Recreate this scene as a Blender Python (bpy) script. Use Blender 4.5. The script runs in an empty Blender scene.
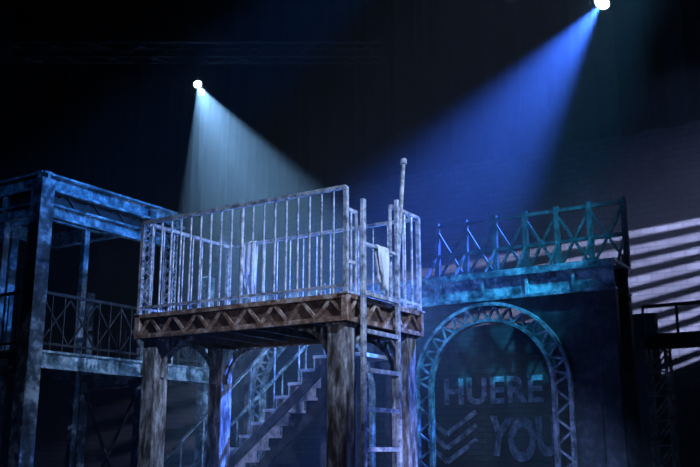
import bpy, bmesh, math, random
from mathutils import Vector, Matrix, Quaternion
random.seed(7)
scene = bpy.context.scene
ROT = math.radians(-32.4)
CR, SR = math.cos(ROT), math.sin(ROT)
ZC = 1.5
def world(p, q, z=0.0):
    return Vector((CR*p - SR*q, SR*p + CR*q, z))

# ---------------------------------------------------------------- materials
def nodes_of(m):
    m.use_nodes = True
    nt = m.node_tree
    nt.nodes.clear()
    return nt
def worn(name, cols, scale=6.0, rough=0.6, metal=0.0, bump=0.25, stretch=(1,1,1)):
    m = bpy.data.materials.new(name)
    nt = nodes_of(m); N = nt.nodes; Lk = nt.links
    out = N.new('ShaderNodeOutputMaterial'); b = N.new('ShaderNodeBsdfPrincipled')
    tc = N.new('ShaderNodeTexCoord'); mp = N.new('ShaderNodeMapping')
    mp.inputs['Scale'].default_value = stretch
    n1 = N.new('ShaderNodeTexNoise'); n1.inputs['Scale'].default_value = scale
    n1.inputs['Detail'].default_value = 8; n1.inputs['Roughness'].default_value = 0.7
    r = N.new('ShaderNodeValToRGB')
    e = r.color_ramp.elements
    pos = [0.38 + 0.24*i/(len(cols)-1) for i in range(len(cols))]
    e[0].position = pos[0]; e[0].color = (*cols[0], 1)
    e[1].position = pos[-1]; e[1].color = (*cols[-1], 1)
    for i in range(1, len(cols)-1):
        x = e.new(pos[i]); x.color = (*cols[i], 1)
    bp = N.new('ShaderNodeBump'); bp.inputs['Strength'].default_value = bump; bp.inputs['Distance'].default_value = 0.02
    Lk.new(tc.outputs['Object'], mp.inputs['Vector']); Lk.new(mp.outputs['Vector'], n1.inputs['Vector'])
    Lk.new(n1.outputs['Fac'], r.inputs['Fac']); Lk.new(r.outputs['Color'], b.inputs['Base Color'])
    Lk.new(n1.outputs['Fac'], bp.inputs['Height']); Lk.new(bp.outputs['Normal'], b.inputs['Normal'])
    b.inputs['Roughness'].default_value = rough; b.inputs['Metallic'].default_value = metal
    Lk.new(b.outputs['BSDF'], out.inputs['Surface'])
    return m
M_PALE = worn('pale_worn_paint', [(.16,.15,.15),(.42,.42,.43),(.72,.73,.75)], 9)
M_RAIL = worn('rail_galvanised', [(.20,.22,.27),(.58,.62,.70),(.92,.94,.98)], 10, 0.3, 0.25)
M_RUST = worn('rusty_steel', [(.12,.06,.035),(.30,.18,.12),(.62,.50,.42)], 10, 0.55)
M_RUSTD = worn('rust_panel', [(.04,.022,.016),(.13,.075,.052),(.26,.17,.13)], 7, 0.8)
M_TIMB = worn('scuffed_post', [(.05,.043,.04),(.22,.205,.20),(.62,.61,.62)], 5, 0.55, stretch=(3,3,.8))
M_DARK = worn('dark_steel', [(.02,.02,.022),(.05,.05,.055),(.10,.10,.11)], 8, 0.6)
M_BLUEP = worn('weathered_blue_steel', [(.03,.05,.06),(.17,.28,.33),(.66,.78,.82)], 5, 0.45)
M_TOWER = worn('patchy_tower_steel', [(.012,.016,.02),(.08,.12,.15),(.55,.66,.72)], 4, 0.5)
M_GATE = worn('weathered_gate_steel', [(.05,.07,.08),(.22,.28,.31),(.6,.68,.72)], 6, 0.6)
M_PIER = worn('dark_pier_steel', [(.015,.018,.022),(.03,.038,.045),(.08,.095,.11)], 6, 0.6)
M_BLACK = worn('black_metal', [(.008,.008,.009),(.02,.02,.022),(.035,.035,.04)], 6, 0.5)
M_DRAPE = worn('black_velour', [(.003,.003,.004),(.006,.006,.007),(.009,.009,.01)], 6, 0.95)
M_WHITE = worn('stencil_paint', [(.06,.06,.07),(.33,.34,.38),(.68,.70,.74)], 6, 0.8)
M_CLOTH = worn('linen_cloth', [(.6,.62,.66),(.78,.8,.84),(.88,.89,.9)], 4, 0.9)
M_FLOOR = worn('stage_boards', [(.012,.012,.014),(.025,.025,.028),(.045,.045,.05)], 3, 0.5)
M_STEP = worn('stair_tread', [(.3,.3,.32),(.6,.6,.64),(.85,.85,.88)], 6, 0.6)

def brick(name, c1, c2, mortar, sc):
    m = bpy.data.materials.new(name); nt = nodes_of(m); N = nt.nodes; Lk = nt.links
    out = N.new('ShaderNodeOutputMaterial'); b = N.new('ShaderNodeBsdfPrincipled')
    tc = N.new('ShaderNodeTexCoord'); sp = N.new('ShaderNodeSeparateXYZ'); cb = N.new('ShaderNodeCombineXYZ')
    Lk.new(tc.outputs['Object'], sp.inputs[0]); Lk.new(sp.outputs['X'], cb.inputs['X']); Lk.new(sp.outputs['Z'], cb.inputs['Y'])
    br = N.new('ShaderNodeTexBrick'); br.inputs['Scale'].default_value = sc
    br.inputs['Color1'].default_value = (*c1,1); br.inputs['Color2'].default_value = (*c2,1); br.inputs['Mortar'].default_value = (*mortar,1)
    br.inputs['Mortar Size'].default_value = 0.02
    no = N.new('ShaderNodeTexNoise'); no.inputs['Scale'].default_value = 1.4; no.inputs['Detail'].default_value = 6
    mx = N.new('ShaderNodeMix'); mx.data_type = 'RGBA'; mx.blend_type = 'MULTIPLY'; mx.inputs[0].default_value = 0.8
    rp = N.new('ShaderNodeValToRGB'); rp.color_ramp.elements[0].position = .3; rp.color_ramp.elements[0].color = (.3,.3,.3,1)
    rp.color_ramp.elements[1].position = .65
    Lk.new(cb.outputs[0], br.inputs['Vector']); Lk.new(tc.outputs['Object'], no.inputs['Vector'])
    Lk.new(no.outputs['Fac'], rp.inputs['Fac']); Lk.new(br.outputs['Color'], mx.inputs[6]); Lk.new(rp.outputs['Color'], mx.inputs[7])
    Lk.new(mx.outputs[2], b.inputs['Base Color'])
    bp = N.new('ShaderNodeBump'); bp.inputs['Strength'].default_value = .5; bp.inputs['Distance'].default_value = .015; bp.invert = True
    Lk.new(br.outputs['Fac'], bp.inputs['Height']); Lk.new(bp.outputs['Normal'], b.inputs['Normal'])
    b.inputs['Roughness'].default_value = .85
    Lk.new(b.outputs['BSDF'], out.inputs['Surface'])
    return m
M_BRICK = brick('painted_brick', (.085,.08,.085), (.115,.11,.115), (.055,.055,.058), 2.2)
M_BRICKD = brick('dark_set_brick', (.06,.055,.06), (.09,.085,.09), (.03,.03,.035), 3.0)

def emit(name, col, s):
    m = bpy.data.materials.new(name); nt = nodes_of(m)
    o = nt.nodes.new('ShaderNodeOutputMaterial'); e = nt.nodes.new('ShaderNodeEmission')
    e.inputs['Color'].default_value = (*col,1); e.inputs['Strength'].default_value = s
    nt.links.new(e.outputs[0], o.inputs['Surface']); return m

# ---------------------------------------------------------------- mesh builder
class B:
    def __init__(s): s.v=[]; s.f=[]
    def hexa(s, vs):
        i=len(s.v); s.v += [tuple(x) for x in vs]
        for f in [(0,3,2,1),(4,5,6,7),(0,1,5,4),(1,2,6,5),(2,3,7,6),(3,0,4,7)]:
            s.f.append(tuple(i+k for k in f))
        return s
    def box(s, a, b):
        x0,y0,z0=a; x1,y1,z1=b
        return s.hexa([(x0,y0,z0),(x1,y0,z0),(x1,y1,z0),(x0,y1,z0),(x0,y0,z1),(x1,y0,z1),(x1,y1,z1),(x0,y1,z1)])
    def cbox(s, c, d):
        return s.box([c[i]-d[i]/2 for i in range(3)], [c[i]+d[i]/2 for i in range(3)])
    def bar(s, a, b, w, h=None, ref=(0,0,1)):
        h = h or w
        a=Vector(a); b=Vector(b); d=(b-a).normalized(); r=Vector(ref)
        if abs(d.dot(r))>.98: r=Vector((0,1,0))
        sd=d.cross(r).normalized(); up=sd.cross(d).normalized()
        vs=[]
        for e in (a,b):
            for (i,j) in ((-1,-1),(1,-1),(1,1),(-1,1)):
                vs.append(e+sd*(i*w/2)+up*(j*h/2))
        return s.hexa(vs)
    def tube(s, a, b, r, n=8, r2=None):
        r2 = r if r2 is None else r2
        a=Vector(a); b=Vector(b); d=(b-a).normalized(); ref=Vector((0,0,1)) if abs(d.z)<.95 else Vector((1,0,0))
        x=d.cross(ref).normalized(); y=d.cross(x).normalized(); i=len(s.v)
        for e,rr in ((a,r),(b,r2)):
            for k in range(n):
                t=2*math.pi*k/n; s.v.append(tuple(e+x*math.cos(t)*rr+y*math.sin(t)*rr))
        for k in range(n):
            s.f.append((i+k,i+(k+1)%n,i+n+(k+1)%n,i+n+k))
        s.f.append(tuple(i+k for k in range(n))[::-1]); s.f.append(tuple(i+n+k for k in range(n)))
        return s
    def arc(s, c, r0, r1, a0, a1, n, u, w, t):
        c=Vector(c); u=Vector(u); w=Vector(w); nn=u.cross(w)*(t/2)
        for k in range(n):
            A=a0+(a1-a0)*k/n; Bq=a0+(a1-a0)*(k+1)/n
            q=[]
            for g in (-1,1):
                for (r,an) in ((r0,A),(r1,A),(r1,Bq),(r0,Bq)):
                    q.append(c+(u*math.cos(an)+w*math.sin(an))*r+nn*g)
            s.hexa(q)
        return s
    def make(s, name, mat, org, parent=None, bevel=0, worldspace=False):
        me=bpy.data.meshes.new(name)
        o=Vector(org)
        me.from_pydata([tuple(Vector(v)-o) for v in s.v], [], s.f); me.update()
        bm=bmesh.new(); bm.from_mesh(me); bmesh.ops.recalc_face_normals(bm, faces=bm.faces); bm.to_mesh(me); bm.free()
        me.materials.append(mat)
        ob=bpy.data.objects.new(name, me); scene.collection.objects.link(ob)
        if parent: ob.parent=parent
        else:
            if worldspace: ob.location=o
            else:
                ob.location=world(*o); ob.rotation_euler=(0,0,ROT)
        if bevel:
            m=ob.modifiers.new('bevel','BEVEL'); m.width=bevel; m.segments=2; m.limit_method='ANGLE'
        return ob
def group(name, org, worldspace=False):
    e=bpy.data.objects.new(name,None); scene.collection.objects.link(e); e.empty_display_size=.3
    if worldspace: e.location=org
    else: e.location=world(*org); e.rotation_euler=(0,0,ROT)
    return e

# ---------------------------------------------------------------- room shell
B().box((-26,-4,-.2),(9,18,0)).make('floor', M_FLOOR, (0,0,0))
B().box((-26,15.0,0),(9,15.3,14)).make('wall_back', M_BRICK, (0,15,0))
B().box((-26,4.5,14),(9,15.3,14.2)).make('ceiling', M_BLACK, (0,10,14))
cu=B(); n=260; x0=-25.0; x1=8.5  # black curtain added over the upper wall to keep the stage top dark
def cy(i): return 14.72+.07*math.sin(i*1.15)+.03*math.sin(i*2.9)
for i in range(n):
    a=x0+(x1-x0)*i/n; b=x0+(x1-x0)*(i+1)/n
    cu.hexa([(a,cy(i),6.7),(a,cy(i)+.01,6.7),(b,cy(i+1)+.01,6.7),(b,cy(i+1),6.7),(a,cy(i),13.95),(a,cy(i)+.01,13.95),(b,cy(i+1)+.01,13.95),(b,cy(i+1),13.95)])
cu.make('added_dark_curtain', M_DRAPE, (0,14.72,6.7))

# ---------------------------------------------------------------- central balcony
P0,P1,Q0,Q1 = -7.925,-4.965,7.745,9.355
ZB,ZD,ZR = 2.79,3.07,4.22
org=(P0,Q0,0)
G=group('balcony_platform', org)
deck=B()
n=12
for i in range(n):
    a=Q0+.03+(Q1-Q0-.06)*i/n; b=Q0+.03+(Q1-Q0-.06)*(i+1)/n-.008
    deck.box((P0+.02,a,ZD-.05),(P1-.02,b,ZD))
deck.make('deck', M_TIMB, org, G)
joist=B()
for i in range(7):
    x=P0+.2+(P1-P0-.4)*i/6
    joist.box((x-.03,Q0+.05,ZB+.05),(x+.03,Q1-.05,ZD-.05))
joist.make('joists', M_DARK, org, G)
pan=B()
pan.box((P0+.03,Q0+.03,ZB+.02),(P1-.03,Q0+.045,ZD-.03)).box((P0+.03,Q1-.045,ZB+.02),(P1-.03,Q1-.03,ZD-.03))
pan.box((P0+.03,Q0+.045,ZB+.02),(P0+.045,Q1-.045,ZD-.03)).box((P1-.045,Q0+.045,ZB+.02),(P1-.03,Q1-.045,ZD-.03))
pan.make('apron_panel', M_RUSTD, org, G)
ap=B()
for z,h in ((ZD-.015,.05),(ZB+.025,.05)):
    for q in (Q0,Q1): ap.cbox(((P0+P1)/2,q,z),(P1-P0+.06,.06,h))
    for p in (P0,P1): ap.cbox((p,(Q0+Q1)/2,z),(.06,Q1-Q0-.06,h))
def zig(bd, a, b, z0, z1, n, w, th):
    a=Vector((a[0],a[1],0)); b=Vector((b[0],b[1],0))
    for i in range(n):
        s=a+(b-a)*i/n; m=a+(b-a)*(i+.5)/n; e=a+(b-a)*(i+1)/n
        nrm=(b-a).normalized().cross(Vector((0,0,1)))
        bd.bar((s.x,s.y,z0),(m.x,m.y,z1),w,th,ref=nrm); bd.bar((m.x,m.y,z1),(e.x,e.y,z0),w,th,ref=nrm)
zl,zh=ZB+.045,ZD-.035
zig(ap,(P0,Q0),(P1,Q0),zl,zh,8,.035,.025)
zig(ap,(P1,Q0),(P1,Q1),zl,zh,4,.035,.025)
zig(ap,(P0,Q0),(P0,Q1),zl,zh,4,.035,.025)
zig(ap,(P0,Q1),(P1,Q1),zl,zh,8,.035,.025)
for x in (P0,P1):
    ap.cbox((x,Q0,(ZB+ZD)/2),(.07,.07,ZD-ZB)); ap.cbox((x,Q1,(ZB+ZD)/2),(.07,.07,ZD-ZB))
ap.make('apron_truss', M_RUST, org, G)
po=B(); posts=[(-7.77,7.9),(-5.12,7.9),(-5.1,9.2),(-7.86,9.2)]
for (x,y) in posts:
    po.box((x-.11,y-.11,0),(x+.11,y+.11,ZB))
    po.box((x-.13,y-.13,ZB-.03),(x+.13,y+.13,ZB)); po.box((x-.15,y-.15,0),(x+.15,y+.15,.18))
po.make('posts', M_TIMB, org, G, bevel=.012)
br=B(); R=.46
for (x,y) in posts:
    sx = 1 if x<-6.5 else -1; sy = 1 if y<8.5 else -1
    for (u) in ((sx,0,0),(0,sy,0)):
        U=Vector(u); c=Vector((x,y,ZB-R))+U*(R+.11)
        br.arc(c,R-.035,R,math.pi/2,math.pi,10,U,(0,0,1),.07)
        for an in (105,120,135,150,165):
            A=math.radians(an); pt=c+U*math.cos(A)*R+Vector((0,0,math.sin(A)*R))
            if an<=135: br.bar(pt,(pt.x,pt.y,ZB-.01),.025)
            else:
                e=Vector((x,y,0))+U*.11; br.bar(pt,(e.x,e.y,pt.z),.025)
br.make('arched_braces', M_TIMB, org, G)
ra=B()
def rail(bd, a, b, n, z0, z1, r=.012, mid=None, top=.05):
    a=Vector((a[0],a[1],0)); b=Vector((b[0],b[1],0)); Z=Vector((0,0,1))
    bd.bar(a+Z*z1,b+Z*z1,top,.04); bd.bar(a+Z*(z0+.09),b+Z*(z0+.09),.03)
    for i in range(n+1):
        c=a+(b-a)*i/n
        rr = .022 if i in (0,n) or (mid and i==mid) else r
        bd.tube(c+Z*z0,c+Z*z1,rr,8)
rail(ra,(P0,Q0),(P1,Q0),19,ZD,ZR,.0115,mid=10)
rail(ra,(P0,Q0),(P0,Q1),9,ZD,ZR,.0105)
rail(ra,(P0,Q1),(P1,Q1),14,ZD,ZR,.009)
rail(ra,(P1,Q0+.93),(P1,Q1),4,ZD,ZR,.014)
ra.bar((P1,Q0,ZR-.24),(P1,Q0+.2,ZR-.24),.035); ra.bar((P1,Q0,ZR-.8),(P1,Q0+.2,ZR-.8),.03)
ra.tube((P1,Q0+.2,ZD),(P1,Q0+.2,ZR-.22),.02)
ra.tube((P1,Q0+.1,ZD),(P1,Q0+.1,ZR-.24),.012)
for i in range(9):
    z=ZD+.12+i*.115; y=Q0-.005
    ra.bar((P0,y,z),(P0+.156,y,z+.115),.012); ra.bar((P0+.156,y,z),(P0,y,z+.115),.012)
for (x,y) in ((P0,Q0),(P1,Q0),(P0,Q1),(P1,Q1)):
    ra.cbox((x,y,(ZD+ZR)/2),(.045,.045,ZR-ZD)); ra.cbox((x,y,ZD+.01),(.1,.1,.02))
ra.make('railing', M_RAIL, org, G)

# ladder
LY0,LY1=Q0+.2,Q0+.93
lo=(P1+.09,LY0,0); GL=group('ladder', lo)
ld=B(); x=P1+.09
for y,w in ((LY0,.06),(LY1,.05)):
    ld.box((x-.022,y-w/2,0),(x+.022,y+w/2,4.12 if w>.055 else 4.28))
ld.make('stiles', M_RAIL, lo, GL, bevel=.005)
rg=B(); z=.28
while z<3.3:
    rg.box((x-.02,LY0+.03,z),(x+.02,LY1-.025,z+.045)); z+=.40
rg.box((x-.02,LY0+.03,3.62),(x+.02,LY1-.025,3.65))
rg.make('rungs', M_RAIL, lo, GL)
bk=B()
for y in (LY0,LY1):
    for z in (3.04,2.82): bk.box((P1+.03,y-.02,z-.02),(x-.02,y+.02,z+.02))
bk.make('brackets', M_DARK, lo, GL)

def pq(X,Y,z):
    return (CR*X+SR*Y, -SR*X+CR*Y, z)
a=pq(.51,10.22,ZD+.005); b=pq(.63,10.14,4.78)
pl=B(); av=Vector(a); bv=Vector(b); seg=8
for i in range(seg):
    s=av+(bv-av)*i/seg; e=av+(bv-av)*(i+1)/seg
    pl.tube(s,e,.032-.001*i,10,.031-.001*i)
pl.tube(bv,bv+(bv-av).normalized()*.06,.042,10,.034)
pl.make('wooden_pole', M_PALE, a)

def cloth(name, c, w, drop1, drop2, axis, taper=.3):
    ax=Vector(axis).normalized(); nn=ax.cross(Vector((0,0,1))); me=bpy.data.meshes.new(name); vs=[];fs=[]
    NU,NV=14,20
    for i in range(NU+1):
        u=(i/NU-.5)
        for j in range(NV+1):
            t=j/NV; s=t*(drop1+drop2)-drop1
            off=.03*math.tanh(s/.03); k=1+.45*u*min(1,abs(s)*5); z=-max(0,abs(s)-.02)*k
            fold=.022*math.sin(u*19+s*3)*min(1,abs(s)*6)
            ww=w*(1-taper*abs(s)/(drop1+.01))
            P=ax*(u*ww+.04*abs(s))+nn*(off+fold)+Vector((0,0,z+.04*math.sin(u*9)*min(1,abs(s)*4)))
            vs.append(tuple(P))
    for i in range(NU):
        for j in range(NV):
            k=i*(NV+1)+j; fs.append((k,k+1,k+NV+2,k+NV+1))
    me.from_pydata(vs,[],fs); me.materials.append(M_CLOTH)
    for p in me.polygons: p.use_smooth=True
    ob=bpy.data.objects.new(name,me); scene.collection.objects.link(ob)
    ob.location=world(*c); ob.rotation_euler=(0,0,ROT)
    so=ob.modifiers.new('t','SOLIDIFY'); so.thickness=.006
    return ob
cloth('draped_cloth',(P1+.09,Q0+.58,3.665),.26,.42,.46,(0,1,0),.55)
cloth('draped_cloth.001',(P0+.35,Q1,ZR+.035),.30,.8,.5,(1,0,0))

# ---------------------------------------------------------------- left scaffold tower
TP,TQ=-9.6,7.52; org=(TP,TQ,0)
G=group('steel_scaffold_tower', org)
ZT=5.0
po=B()
for (x,y,w) in ((TP,TQ,.22),(TP,9.5,.14),(TP,10.85,.16),(-10.32,TQ,.10),(-12.4,TQ,.2),(-12.4,10.85,.18),(-11,10.85,.12),(-11,9.5,.1),(-12.4,9.2,.14)):
    po.box((x-w/2,y-w/2,0),(x+w/2,y+w/2,ZT if y<10 else 4.2))
po.make('posts', M_TOWER, org, G, bevel=.01)
def ibeam(bd,a,b,h=.2,w=.14):
    a=Vector(a); b=Vector(b); Z=Vector((0,0,1))
    bd.bar(a,b,.03,h); bd.bar(a+Z*h/2,b+Z*h/2,w,.03); bd.bar(a-Z*h/2,b-Z*h/2,w,.03)
bm_=B()
for z in (ZT-.02,):
    ibeam(bm_,(TP,TQ-.1,z),(TP,10.2,z)); ibeam(bm_,(-12.5,TQ,z),(TP+.1,TQ,z)); ibeam(bm_,(-12.5,10.0,z),(TP,10.0,z))
    ibeam(bm_,(-12.4,TQ,z),(-12.4,10,z)); ibeam(bm_,(-11,TQ,z),(-11,10,z),.14,.1); ibeam(bm_,(TP,8.7,z),(-12.4,8.7,z),.14,.1)
z=4.6
ibeam(bm_,(TP,TQ,z),(TP,9.9,z),.16,.12); ibeam(bm_,(-12.4,TQ,z),(TP,TQ,z),.16,.12)
bm_.make('roof_beams', M_BLUEP, org, G)
tr=B()
tr.box((TP-.03,TQ+.1,4.65),(TP-.01,9.9,4.9)); tr.box((-12.4,TQ+.01,4.65),(TP-.1,TQ+.03,4.9))
for i in range(5):
    y0=TQ+.15+i*.46; tr.bar((TP,y0,4.66),(TP,y0+.23,4.88),.025); tr.bar((TP,y0+.23,4.88),(TP,y0+.46,4.66),.025)
for i in range(6):
    x0=TP-.15-i*.46; tr.bar((x0,TQ,4.66),(x0-.23,TQ,4.88),.025); tr.bar((x0-.23,TQ,4.88),(x0-.46,TQ,4.66),.025)
tr.make('roof_lattice', M_BLACK, org, G)
wk=B()
wk.box((-12.5,TQ-.05,2.70),(TP+.03,10.95,2.75))
ibeam(wk,(TP+.02,TQ-.1,2.63),(TP+.02,10.95,2.63),.2,.12); ibeam(wk,(-12.5,TQ-.02,2.63),(TP+.1,TQ-.02,2.63),.2,.12); ibeam(wk,(-12.5,10.95,2.63),(TP+.1,10.95,2.63),.2,.12)
for i in range(6): wk.bar((-12.4,TQ+.5+i*.55,2.66),(TP,TQ+.5+i*.55,2.66),.06,.07)
wk.make('walkway', M_BLUEP, org, G)
rl=B()
rail(rl,(TP,TQ+.1),(TP,10.85),16,2.75,3.5,.01,top=.04)
rail(rl,(-12.4,TQ),(TP-.12,TQ),14,2.75,3.5,.01,top=.04)
rail(rl,(-12.4,10.85),(TP,10.85),14,2.75,3.5,.01,top=.04)
for i in range(7):
    y0=TQ+.15+i*.46
    rl.bar((TP-.02,y0,2.85),(TP-.02,y0+.46,3.45),.02); rl.bar((TP-.02,y0+.46,2.85),(TP-.02,y0,3.45),.02)
rl.make('railing', M_BLACK, org, G)
lc=B()
for dx,dy in ((-.06,-.06),(.06,-.06),(.06,.06),(-.06,.06)):
    lc.tube((TP+dx,9.98+dy,2.75),(TP+dx,9.98+dy,4.9),.014,6)
for i in range(16):
    z=2.8+i*.13
    lc.bar((TP+.06,9.92,z),(TP+.06,10.04,z+.13),.014); lc.bar((TP+.06,10.04,z),(TP+.06,9.92,z+.13),.014)
    lc.bar((TP-.06,9.92,z),(TP+.06,9.92,z+.13),.014); lc.bar((TP+.06,9.92,z),(TP-.06,9.92,z+.13),.014)
lc.make('lattice_column', M_RAIL, org, G)
db=B()
db.bar((-12.3,10.85,.3),(-11.05,10.85,2.45),.04); db.bar((-11.05,10.85,.3),(-12.3,10.85,2.45),.04)
db.bar((-11,10.85,1.3),(TP,10.85,1.3),.06)
db.make('cross_bracing', M_DARK, org, G)

# ---------------------------------------------------------------- arched gateway (right)
GQ=11.02; GP=-3.16; org=(GP,GQ,0)
G=group('arched_gateway', org)
ZF0,ZF1=3.42,3.77
GLft=-9.2
pi_=B()
for x in (GP-.06,-6.22,-9.1):
    for y in (GQ,GQ+.6):
        pi_.box((x-.12,y-.07,0),(x+.12,y+.07,ZF0))
    pi_.box((x-.18,GQ-.13,0),(x+.18,GQ+.73,.2))
pi_.make('piers', M_PIER, org, G, bevel=.01)
fa=B()
for y in (GQ-.03,GQ+.6):
    fa.box((GLft-.1,y-.01,ZF0),(GP+.05,y+.01,ZF1))
    fa.box((GLft-.1,y-.06,ZF1-.05),(GP+.07,y+.06,ZF1)); fa.box((GLft-.1,y-.05,ZF0),(GP+.07,y+.05,ZF0+.04))
x=GLft
while x<GP:
    fa.box((x-.02,GQ-.07,ZF0),(x+.02,GQ-.03,ZF1)); x+=.62
fa.box((GLft-.1,GQ-.09,ZF1),(GP+.08,GQ+.68,ZF1+.04))
fa.make('fascia_beam', M_BLUEP, org, G)
ar=B()
for cp in (-4.81,-7.68):
    cz=2.30; ro,ri=1.10,.84
    for y in (GQ-.03,):
        c=(cp,y,cz); U=(1,0,0); W=(0,0,1)
        ar.arc(c,ro-.045,ro,0,math.pi,28,U,W,.10); ar.arc(c,ri,ri+.04,0,math.pi,28,U,W,.10)
        nn=16
        for i in range(nn):
            A=math.pi*i/nn; Mx=math.pi*(i+.5)/nn; E=math.pi*(i+1)/nn
            f=lambda r,an:(cp+r*math.cos(an),y,cz+r*math.sin(an))
            ar.bar(f(ri+.03,A),f(ro-.03,Mx),.03,.03,ref=(0,1,0)); ar.bar(f(ro-.03,Mx),f(ri+.03,E),.03,.03,ref=(0,1,0))
        for sgn in (-1,1):
            for r in (ri+.02,ro-.022):
                ar.box((cp+sgn*r-.022,y-.05,0),(cp+sgn*r+.022,y+.05,cz))
            z=.1
            while z<cz-.3:
                ar.bar((cp+sgn*ri,y,z),(cp+sgn*(ro-.03),y,z+.18),.026,.03,ref=(0,1,0)); ar.bar((cp+sgn*(ro-.03),y,z+.18),(cp+sgn*ri,y,z+.36),.026,.03,ref=(0,1,0)); z+=.36
ar.make('lattice_arches', M_GATE, org, G)
sp=B()
for cp in (-4.81,-7.68):
    for i in range(24):
        a0=math.pi*i/24; a1=math.pi*(i+1)/24
        x0=cp+1.09*math.cos(a0); x1=cp+1.09*math.cos(a1); z0=2.3+1.09*math.sin(a0); z1=2.3+1.09*math.sin(a1)
        sp.hexa([(x0,GQ-.01,z0),(x0,GQ+.01,z0),(x0,GQ+.01,ZF0),(x0,GQ-.01,ZF0),(x1,GQ-.01,z1),(x1,GQ+.01,z1),(x1,GQ+.01,ZF0),(x1,GQ-.01,ZF0)])
sp.box((-3.72,GQ-.01,0),(-3.3,GQ+.01,ZF0))
sp.make('spandrel_sheet', M_PIER, org, G)
tl=B(); y=GQ+.6; z0=ZF1+.04; z1=z0+.88
step=.458; xs=[-5.85+step*i for i in range(7)]
for i,x in enumerate(xs):
    tl.bar((x,y,z0),(x,y,z1+.06),.07)
    tl.bar((x,y-.02,z1*.5+z0*.5),(x,y-.42,z0),.03)
    if i<len(xs)-1:
        tl.bar((x,y,z0+.05),(x+step,y,z1-.05),.034); tl.bar((x+step,y,z0+.05),(x,y,z1-.05),.034)
for z in (z0+.05,(z0+z1)/2,z1): tl.bar((xs[0],y,z),(xs[-1],y,z),.045)
tl.make('lattice_parapet', M_DARK, org, G)

# ---------------------------------------------------------------- graffiti wall behind arch
org=(-6,12.4,0); G=group('graffiti_wall', org)
B().box((-9.6,12.4,0),(-3.0,12.55,3.3)).make('brick_panel', M_BRICKD, org, G)
def text(body, p, z, size, name, sx=1, tilt=0, off=0.012, shear=0):
    cu=bpy.data.curves.new(name,'FONT'); cu.body=body; cu.size=size; cu.extrude=.004; cu.space_character=1.08; cu.offset=off; cu.shear=shear
    cu.materials.append(M_WHITE)
    o=bpy.data.objects.new(name,cu); scene.collection.objects.link(o); o.parent=G
    o.location=(p-org[0],-.008,z); o.rotation_euler=(math.pi/2,tilt,0); o.scale=(sx,1,1)
text('HUERE',-6.2,2.17,.52,'lettering_upper',.95,0,.016)
for i,(ch,p,z,sz,tl_) in enumerate((('Y',-5.5,1.46,.72,.10),('O',-5.18,1.36,.78,-.06),('U',-4.74,1.43,.70,-.12))):
    text(ch,p,z,sz,'lettering_lower_%d'%(i+1),.66,tl_,.034,.12)
cv=B()
for k in range(3):
    z=2.0-k*.2
    cv.bar((-6.5,12.39,z),(-6.15,12.39,z-.28),.07,.01,ref=(0,1,0)); cv.bar((-6.15,12.39,z-.28),(-5.66,12.39,z+.05),.07,.01,ref=(0,1,0))
cv.make('chevrons', M_WHITE, org, G)

# ---------------------------------------------------------------- staircase behind
org=(-8,9.9,0); G=group('staircase', org)
st=B(); sl=B(); hr=B(); nst=16; rise=.17; run=.205; px=-9.95; q0,q1=9.88,10.62
for i in range(nst):
    x=px+i*run; z=(i+1)*rise
    st.box((x,q0+.03,z-.04),(x+run+.03,q1-.03,z))
    st.box((x+.0,q0+.05,z-rise),(x+.015,q1-.05,z-.04))
ex=px+nst*run; ez=nst*rise
st.box((ex,q0,ez-.05),(ex+.6,q1,ez))
st.make('treads', M_STEP, org, G)
for q in (q0,q1):
    sl.bar((px+.2,q,.07),(ex,q,ez-.17),.04,.12)
    for x in (ex,ex+.55): sl.box((x-.03,q-.03,0),(x+.03,q+.03,ez-.05))
    hr.bar((px,q,.95),(ex,q,ez+.9),.035)
    hr.bar((ex,q,ez+.9),(ex+.58,q,ez+.9),.035)
    for i in range(0,nst+1,2):
        x=px+i*run; hr.tube((x,q,i*rise),(x,q,i*rise+.95),.012,6)
sl.make('stringers', M_DARK, org, G); hr.make('handrail', M_GATE, org, G)

# ---------------------------------------------------------------- right scaffold
org=(-2.85,11.8,0); G=group('lattice_mast', org)
ms=B()
for dx,dy in ((-.12,-.12),(.12,-.12),(.12,.12),(-.12,.12)):
    ms.bar((-2.85+dx,11.8+dy,0),(-2.85+dx,11.8+dy,2.75),.035)
for i in range(9):
    z=.05+i*.3
    for s in (-.12,.12):
        ms.bar((-2.97,11.8+s,z),(-2.73,11.8+s,z+.3),.022); ms.bar((-2.85+s,11.68,z+.3),(-2.85+s,11.92,z),.022)
    ms.bar((-2.97,11.68,z),(-2.73,11.68,z),.022)
ms.make('mast', M_PALE, org, G)
cb=B(); ibeam(cb,(-3.0,11.8,2.84),(1.2,11.8,2.84),.16,.12)
cb.box((1.0,11.7,0),(1.2,11.9,2.76)); cb.box((-1.4,11.74,0),(-1.28,11.86,2.76))
for i in range(10):
    x=-3+i*.42; cb.bar((x,11.8,2.92),(x,11.8,3.3),.03)
cb.bar((-3,11.8,3.3),(1.2,11.8,3.3),.04)
cb.make('cross_beam', M_DARK, org, G)

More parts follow.
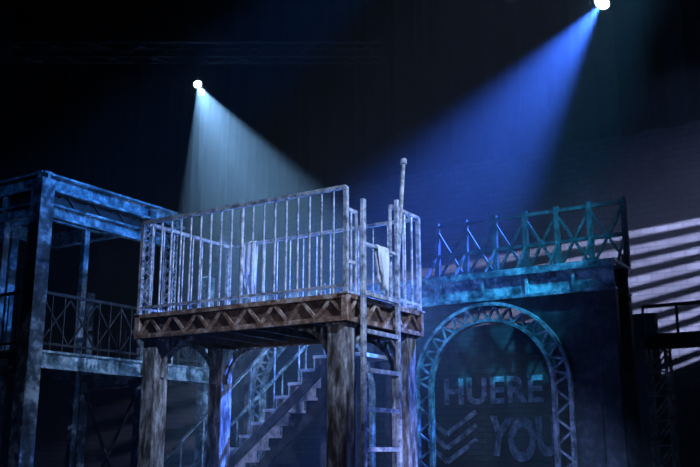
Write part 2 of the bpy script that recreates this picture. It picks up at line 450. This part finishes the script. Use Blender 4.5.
# ---------------------------------------------------------------- rigging + lamps
def boxtruss(name, a, b, s=.3, z_ceiling=13.98):
    a=Vector(a); b=Vector(b); L=(b-a).length; d=(b-a).normalized(); sd=d.cross(Vector((0,0,1)))
    t=B()
    cs=[sd*(i*s/2)+Vector((0,0,j*s/2)) for i,j in ((-1,-1),(1,-1),(1,1),(-1,1))]
    for c in cs: t.tube(a+c,b+c,.024,8)
    n=int(L/.4)
    for i in range(n):
        p=a+d*(L*i/n); q=a+d*(L*(i+1)/n)
        for k in range(4):
            c1,c2=cs[k],cs[(k+1)%4]
            if i%2: c1,c2=c2,c1
            t.tube(p+c1,q+c2,.01,5)
    for f in (.05,.35,.65,.95):
        p=a+d*L*f; t.tube(p+Vector((0,0,s/2)),(p.x,p.y,z_ceiling),.012,6)
    return t.make(name, M_BLACK, a, worldspace=True)
boxtruss('lighting_truss',(-8.5,16.3,9.05),(.6,16.3,9.05))
boxtruss('lighting_truss.001',(-3,14.1,9.75),(4.9,14.1,9.75))

def lathe(name, prof, mat, parent, n=28):
    me=bpy.data.meshes.new(name); vs=[];fs=[]
    for (r,z) in prof:
        for k in range(n):
            t=2*math.pi*k/n; vs.append((r*math.cos(t),r*math.sin(t),z))
    for i in range(len(prof)-1):
        for k in range(n):
            fs.append((i*n+k,i*n+(k+1)%n,(i+1)*n+(k+1)%n,(i+1)*n+k))
    me.from_pydata(vs,[],fs); me.materials.append(mat)
    for p in me.polygons: p.use_smooth=True
    o=bpy.data.objects.new(name,me); scene.collection.objects.link(o); o.parent=parent; return o
def fixture(name, pos, target, R, lensmat, ztruss, col=None, power=0, half=12, blend=.5, soft=.03, streak_bars=0):
    pos=Vector(pos); target=Vector(target)
    E=group(name,pos,True)
    q=(target-pos).to_track_quat('-Z','Y')
    H=bpy.data.objects.new('head',None); scene.collection.objects.link(H); H.parent=E; H.rotation_mode='QUATERNION'; H.rotation_quaternion=q
    k=R
    lathe('housing',[(0,3.0*k),(.6*k,2.95*k),(.8*k,2.4*k),(.85*k,1.4*k),(1.15*k,1.2*k),(1.2*k,.1*k),(1.28*k,0),(1.2*k,-.02*k),(1.03*k,.03*k),(1.0*k,.12*k)],M_BLACK,H)
    lathe('lens',[(0,-.06*k),(.4*k,-.03*k),(.8*k,.04*k),(1.02*k,.12*k)],lensmat or M_BLACK,H)
    y=B(); w=1.45*k
    c=q@Vector((0,0,1.3*k))
    y.bar((c.x-w,c.y,c.z),(c.x-w,c.y,c.z+2.2*k),.03,.05); y.bar((c.x+w,c.y,c.z),(c.x+w,c.y,c.z+2.2*k),.03,.05)
    y.bar((c.x-w-.015,c.y,c.z+2.2*k),(c.x+w+.015,c.y,c.z+2.2*k),.05,.03)
    y.tube((c.x-w,c.y,c.z),(c.x-1.1*k,c.y,c.z),.03); y.tube((c.x+1.1*k,c.y,c.z),(c.x+w,c.y,c.z),.03)
    y.tube((c.x,c.y,c.z+2.2*k),(c.x,c.y,ztruss-pos.z),.02)
    y.make('yoke',M_BLACK,(0,0,0),E)
    if streak_bars:  # bars added before the lens to cut the beam into streaks
        g=B(); z=-.24; rr=.085; rnd=random.Random(5)
        xx=-rr
        while xx<rr:
            wd=rnd.uniform(.003,.010); g.box((xx,-rr,z-.003),(xx+wd,rr,z)); xx+=wd+rnd.uniform(.007,.020)
        for s in (-1,1):
            g.box((-rr-.01,s*rr-.003,z-.006),(rr+.01,s*rr+.003,z+.003))
            g.bar((s*(rr+.005),0,z),(s*k*1.2,0,.02),.005)
        g.make('added_streak_bars',M_BLACK,(0,0,0),H)
    if power:
        l=bpy.data.lights.new(name+'_lamp','SPOT'); l.energy=power; l.color=col; l.spot_size=math.radians(half*2); l.spot_blend=blend; l.shadow_soft_size=soft
        lo=bpy.data.objects.new(name+'_lamp',l); scene.collection.objects.link(lo); lo.parent=H; lo.location=(0,0,-.12*k)
    return E
LW=emit('lens_glow_white',(.75,.92,1),30); LB=emit('lens_glow_blue',(.6,.8,1),30)
fixture('stage_spotlight',(-2.9,16,8.26),(-1.5,13.8,4.9),.075,LW,8.95,(.28,.58,1),22000,17.5,.4,.003,1)
fixture('stage_spotlight.001',(4.29,14,8.90),(1.66,12.5,5.15),.13,LB,9.6,(.045,.16,1),40000,15,.95,.03)
fixture('stage_spotlight.002',(2.75,14,9.05),(1.5,10,3),.12,None,9.6)
fixture('stage_spotlight.003',(.3,14,9.1),(0,10,3),.12,None,9.6)

# ---------------------------------------------------------------- unseen spots lighting the set
def spot(name,pos,tgt,col,power,half,blend=.4,soft=.08):
    l=bpy.data.lights.new(name,'SPOT'); l.energy=power; l.color=col; l.spot_size=math.radians(half*2); l.spot_blend=blend; l.shadow_soft_size=soft
    o=bpy.data.objects.new(name,l); scene.collection.objects.link(o); o.location=pos
    o.rotation_euler=(Vector(tgt)-Vector(pos)).to_track_quat('-Z','Y').to_euler(); return o
spot('key_light',(4.5,2.0,8.0),(-.4,10.0,3.6),(.46,.62,1),5000,11.5,.75)
spot('post_light',(-2.0,1.5,4.0),(-.6,9.8,2.4),(.60,.66,1),300,11,.8)
spot('rail_side_light',(6.0,9.0,6.0),(-.6,10.6,3.7),(.25,.45,1),900,14,.7)
spot('tower_light',(2.5,9.5,9.5),(-3.6,12.4,4.9),(.04,.27,1),4600,10.5,.9)
spot('tower_front_light',(-3.5,4.5,8.5),(-4.9,11.8,4.9),(.05,.28,1),320,8,.8)
spot('gate_light',(4.0,8.2,9.0),(2.4,11.8,4.1),(.04,.52,1),6000,11,1)
spot('under_light',(-2.5,17,5.5),(-.6,13,1.6),(.16,.36,1),700,25,.7)
spot('stair_light',(1.6,7.5,.5),(-.8,12.7,2.0),(.4,.5,1),560,15,.6)
spot('graffiti_light',(3.0,9.0,.6),(2.2,13.2,1.9),(.30,.38,1),120,24,.8)

# unseen slatted shutter added before side lamp throws light bars on back wall
LP=Vector((8.2,7.5,6.6)); LT=Vector((4.4,14.4,4.25))
spot('bar_light',LP,LT,(.48,.55,1),32000,18,.7,.003)
d=(LT-LP).normalized(); cc=LP+d*.8; s_=d.cross(Vector((0,0,1))).normalized(); up=s_.cross(d)
ro=math.radians(11); s_,up = s_*math.cos(ro)-up*math.sin(ro), up*math.cos(ro)+s_*math.sin(ro)
sh=B()
for i in range(-5,5):
    c=cc+up*(i*.024+random.uniform(-.002,.002)); sh.bar(c-s_*.5,c+s_*.5,.003,random.uniform(.010,.014),ref=up)
sh.bar(cc+up*.30-s_*.5,cc+up*.30+s_*.5,.003,.40,ref=up); sh.bar(cc-up*.32-s_*.5,cc-up*.32+s_*.5,.003,.38,ref=up)
for s in (-.5,.5): sh.bar(cc+s_*s-up*.52,cc+s_*s+up*.52,.03,.03)
tp=cc+up*.5; sh.tube(tp,(tp.x,tp.y,13.98),.012)
sh.make('lamp_shutter',M_BLACK,tuple(cc),worldspace=True)

# ---------------------------------------------------------------- haze
hz=B().box((-13,6,0.01),(10,24,13.9)).make('stage_haze',M_BLACK,(0,14,6),worldspace=True)
m=bpy.data.materials.new('theatre_haze'); nt=nodes_of(m); o=nt.nodes.new('ShaderNodeOutputMaterial'); vs=nt.nodes.new('ShaderNodeVolumeScatter')
vs.inputs['Density'].default_value=.009; vs.inputs['Anisotropy'].default_value=.2; vs.inputs['Color'].default_value=(.9,.95,1,1)
nt.links.new(vs.outputs[0],o.inputs['Volume']); hz.data.materials.clear(); hz.data.materials.append(m)

w=bpy.data.worlds.new('world'); scene.world=w; w.use_nodes=True
w.node_tree.nodes['Background'].inputs[0].default_value=(.04,.07,.25,1); w.node_tree.nodes['Background'].inputs[1].default_value=.012
scene.view_settings.view_transform='Standard'

# ---------------------------------------------------------------- camera
cam=bpy.data.cameras.new('camera'); co=bpy.data.objects.new('camera',cam); scene.collection.objects.link(co)
co.location=(0,0,ZC); co.rotation_euler=(math.radians(90+13.5),0,0); cam.sensor_width=36; cam.lens=46.3; cam.clip_end=200
scene.camera=co
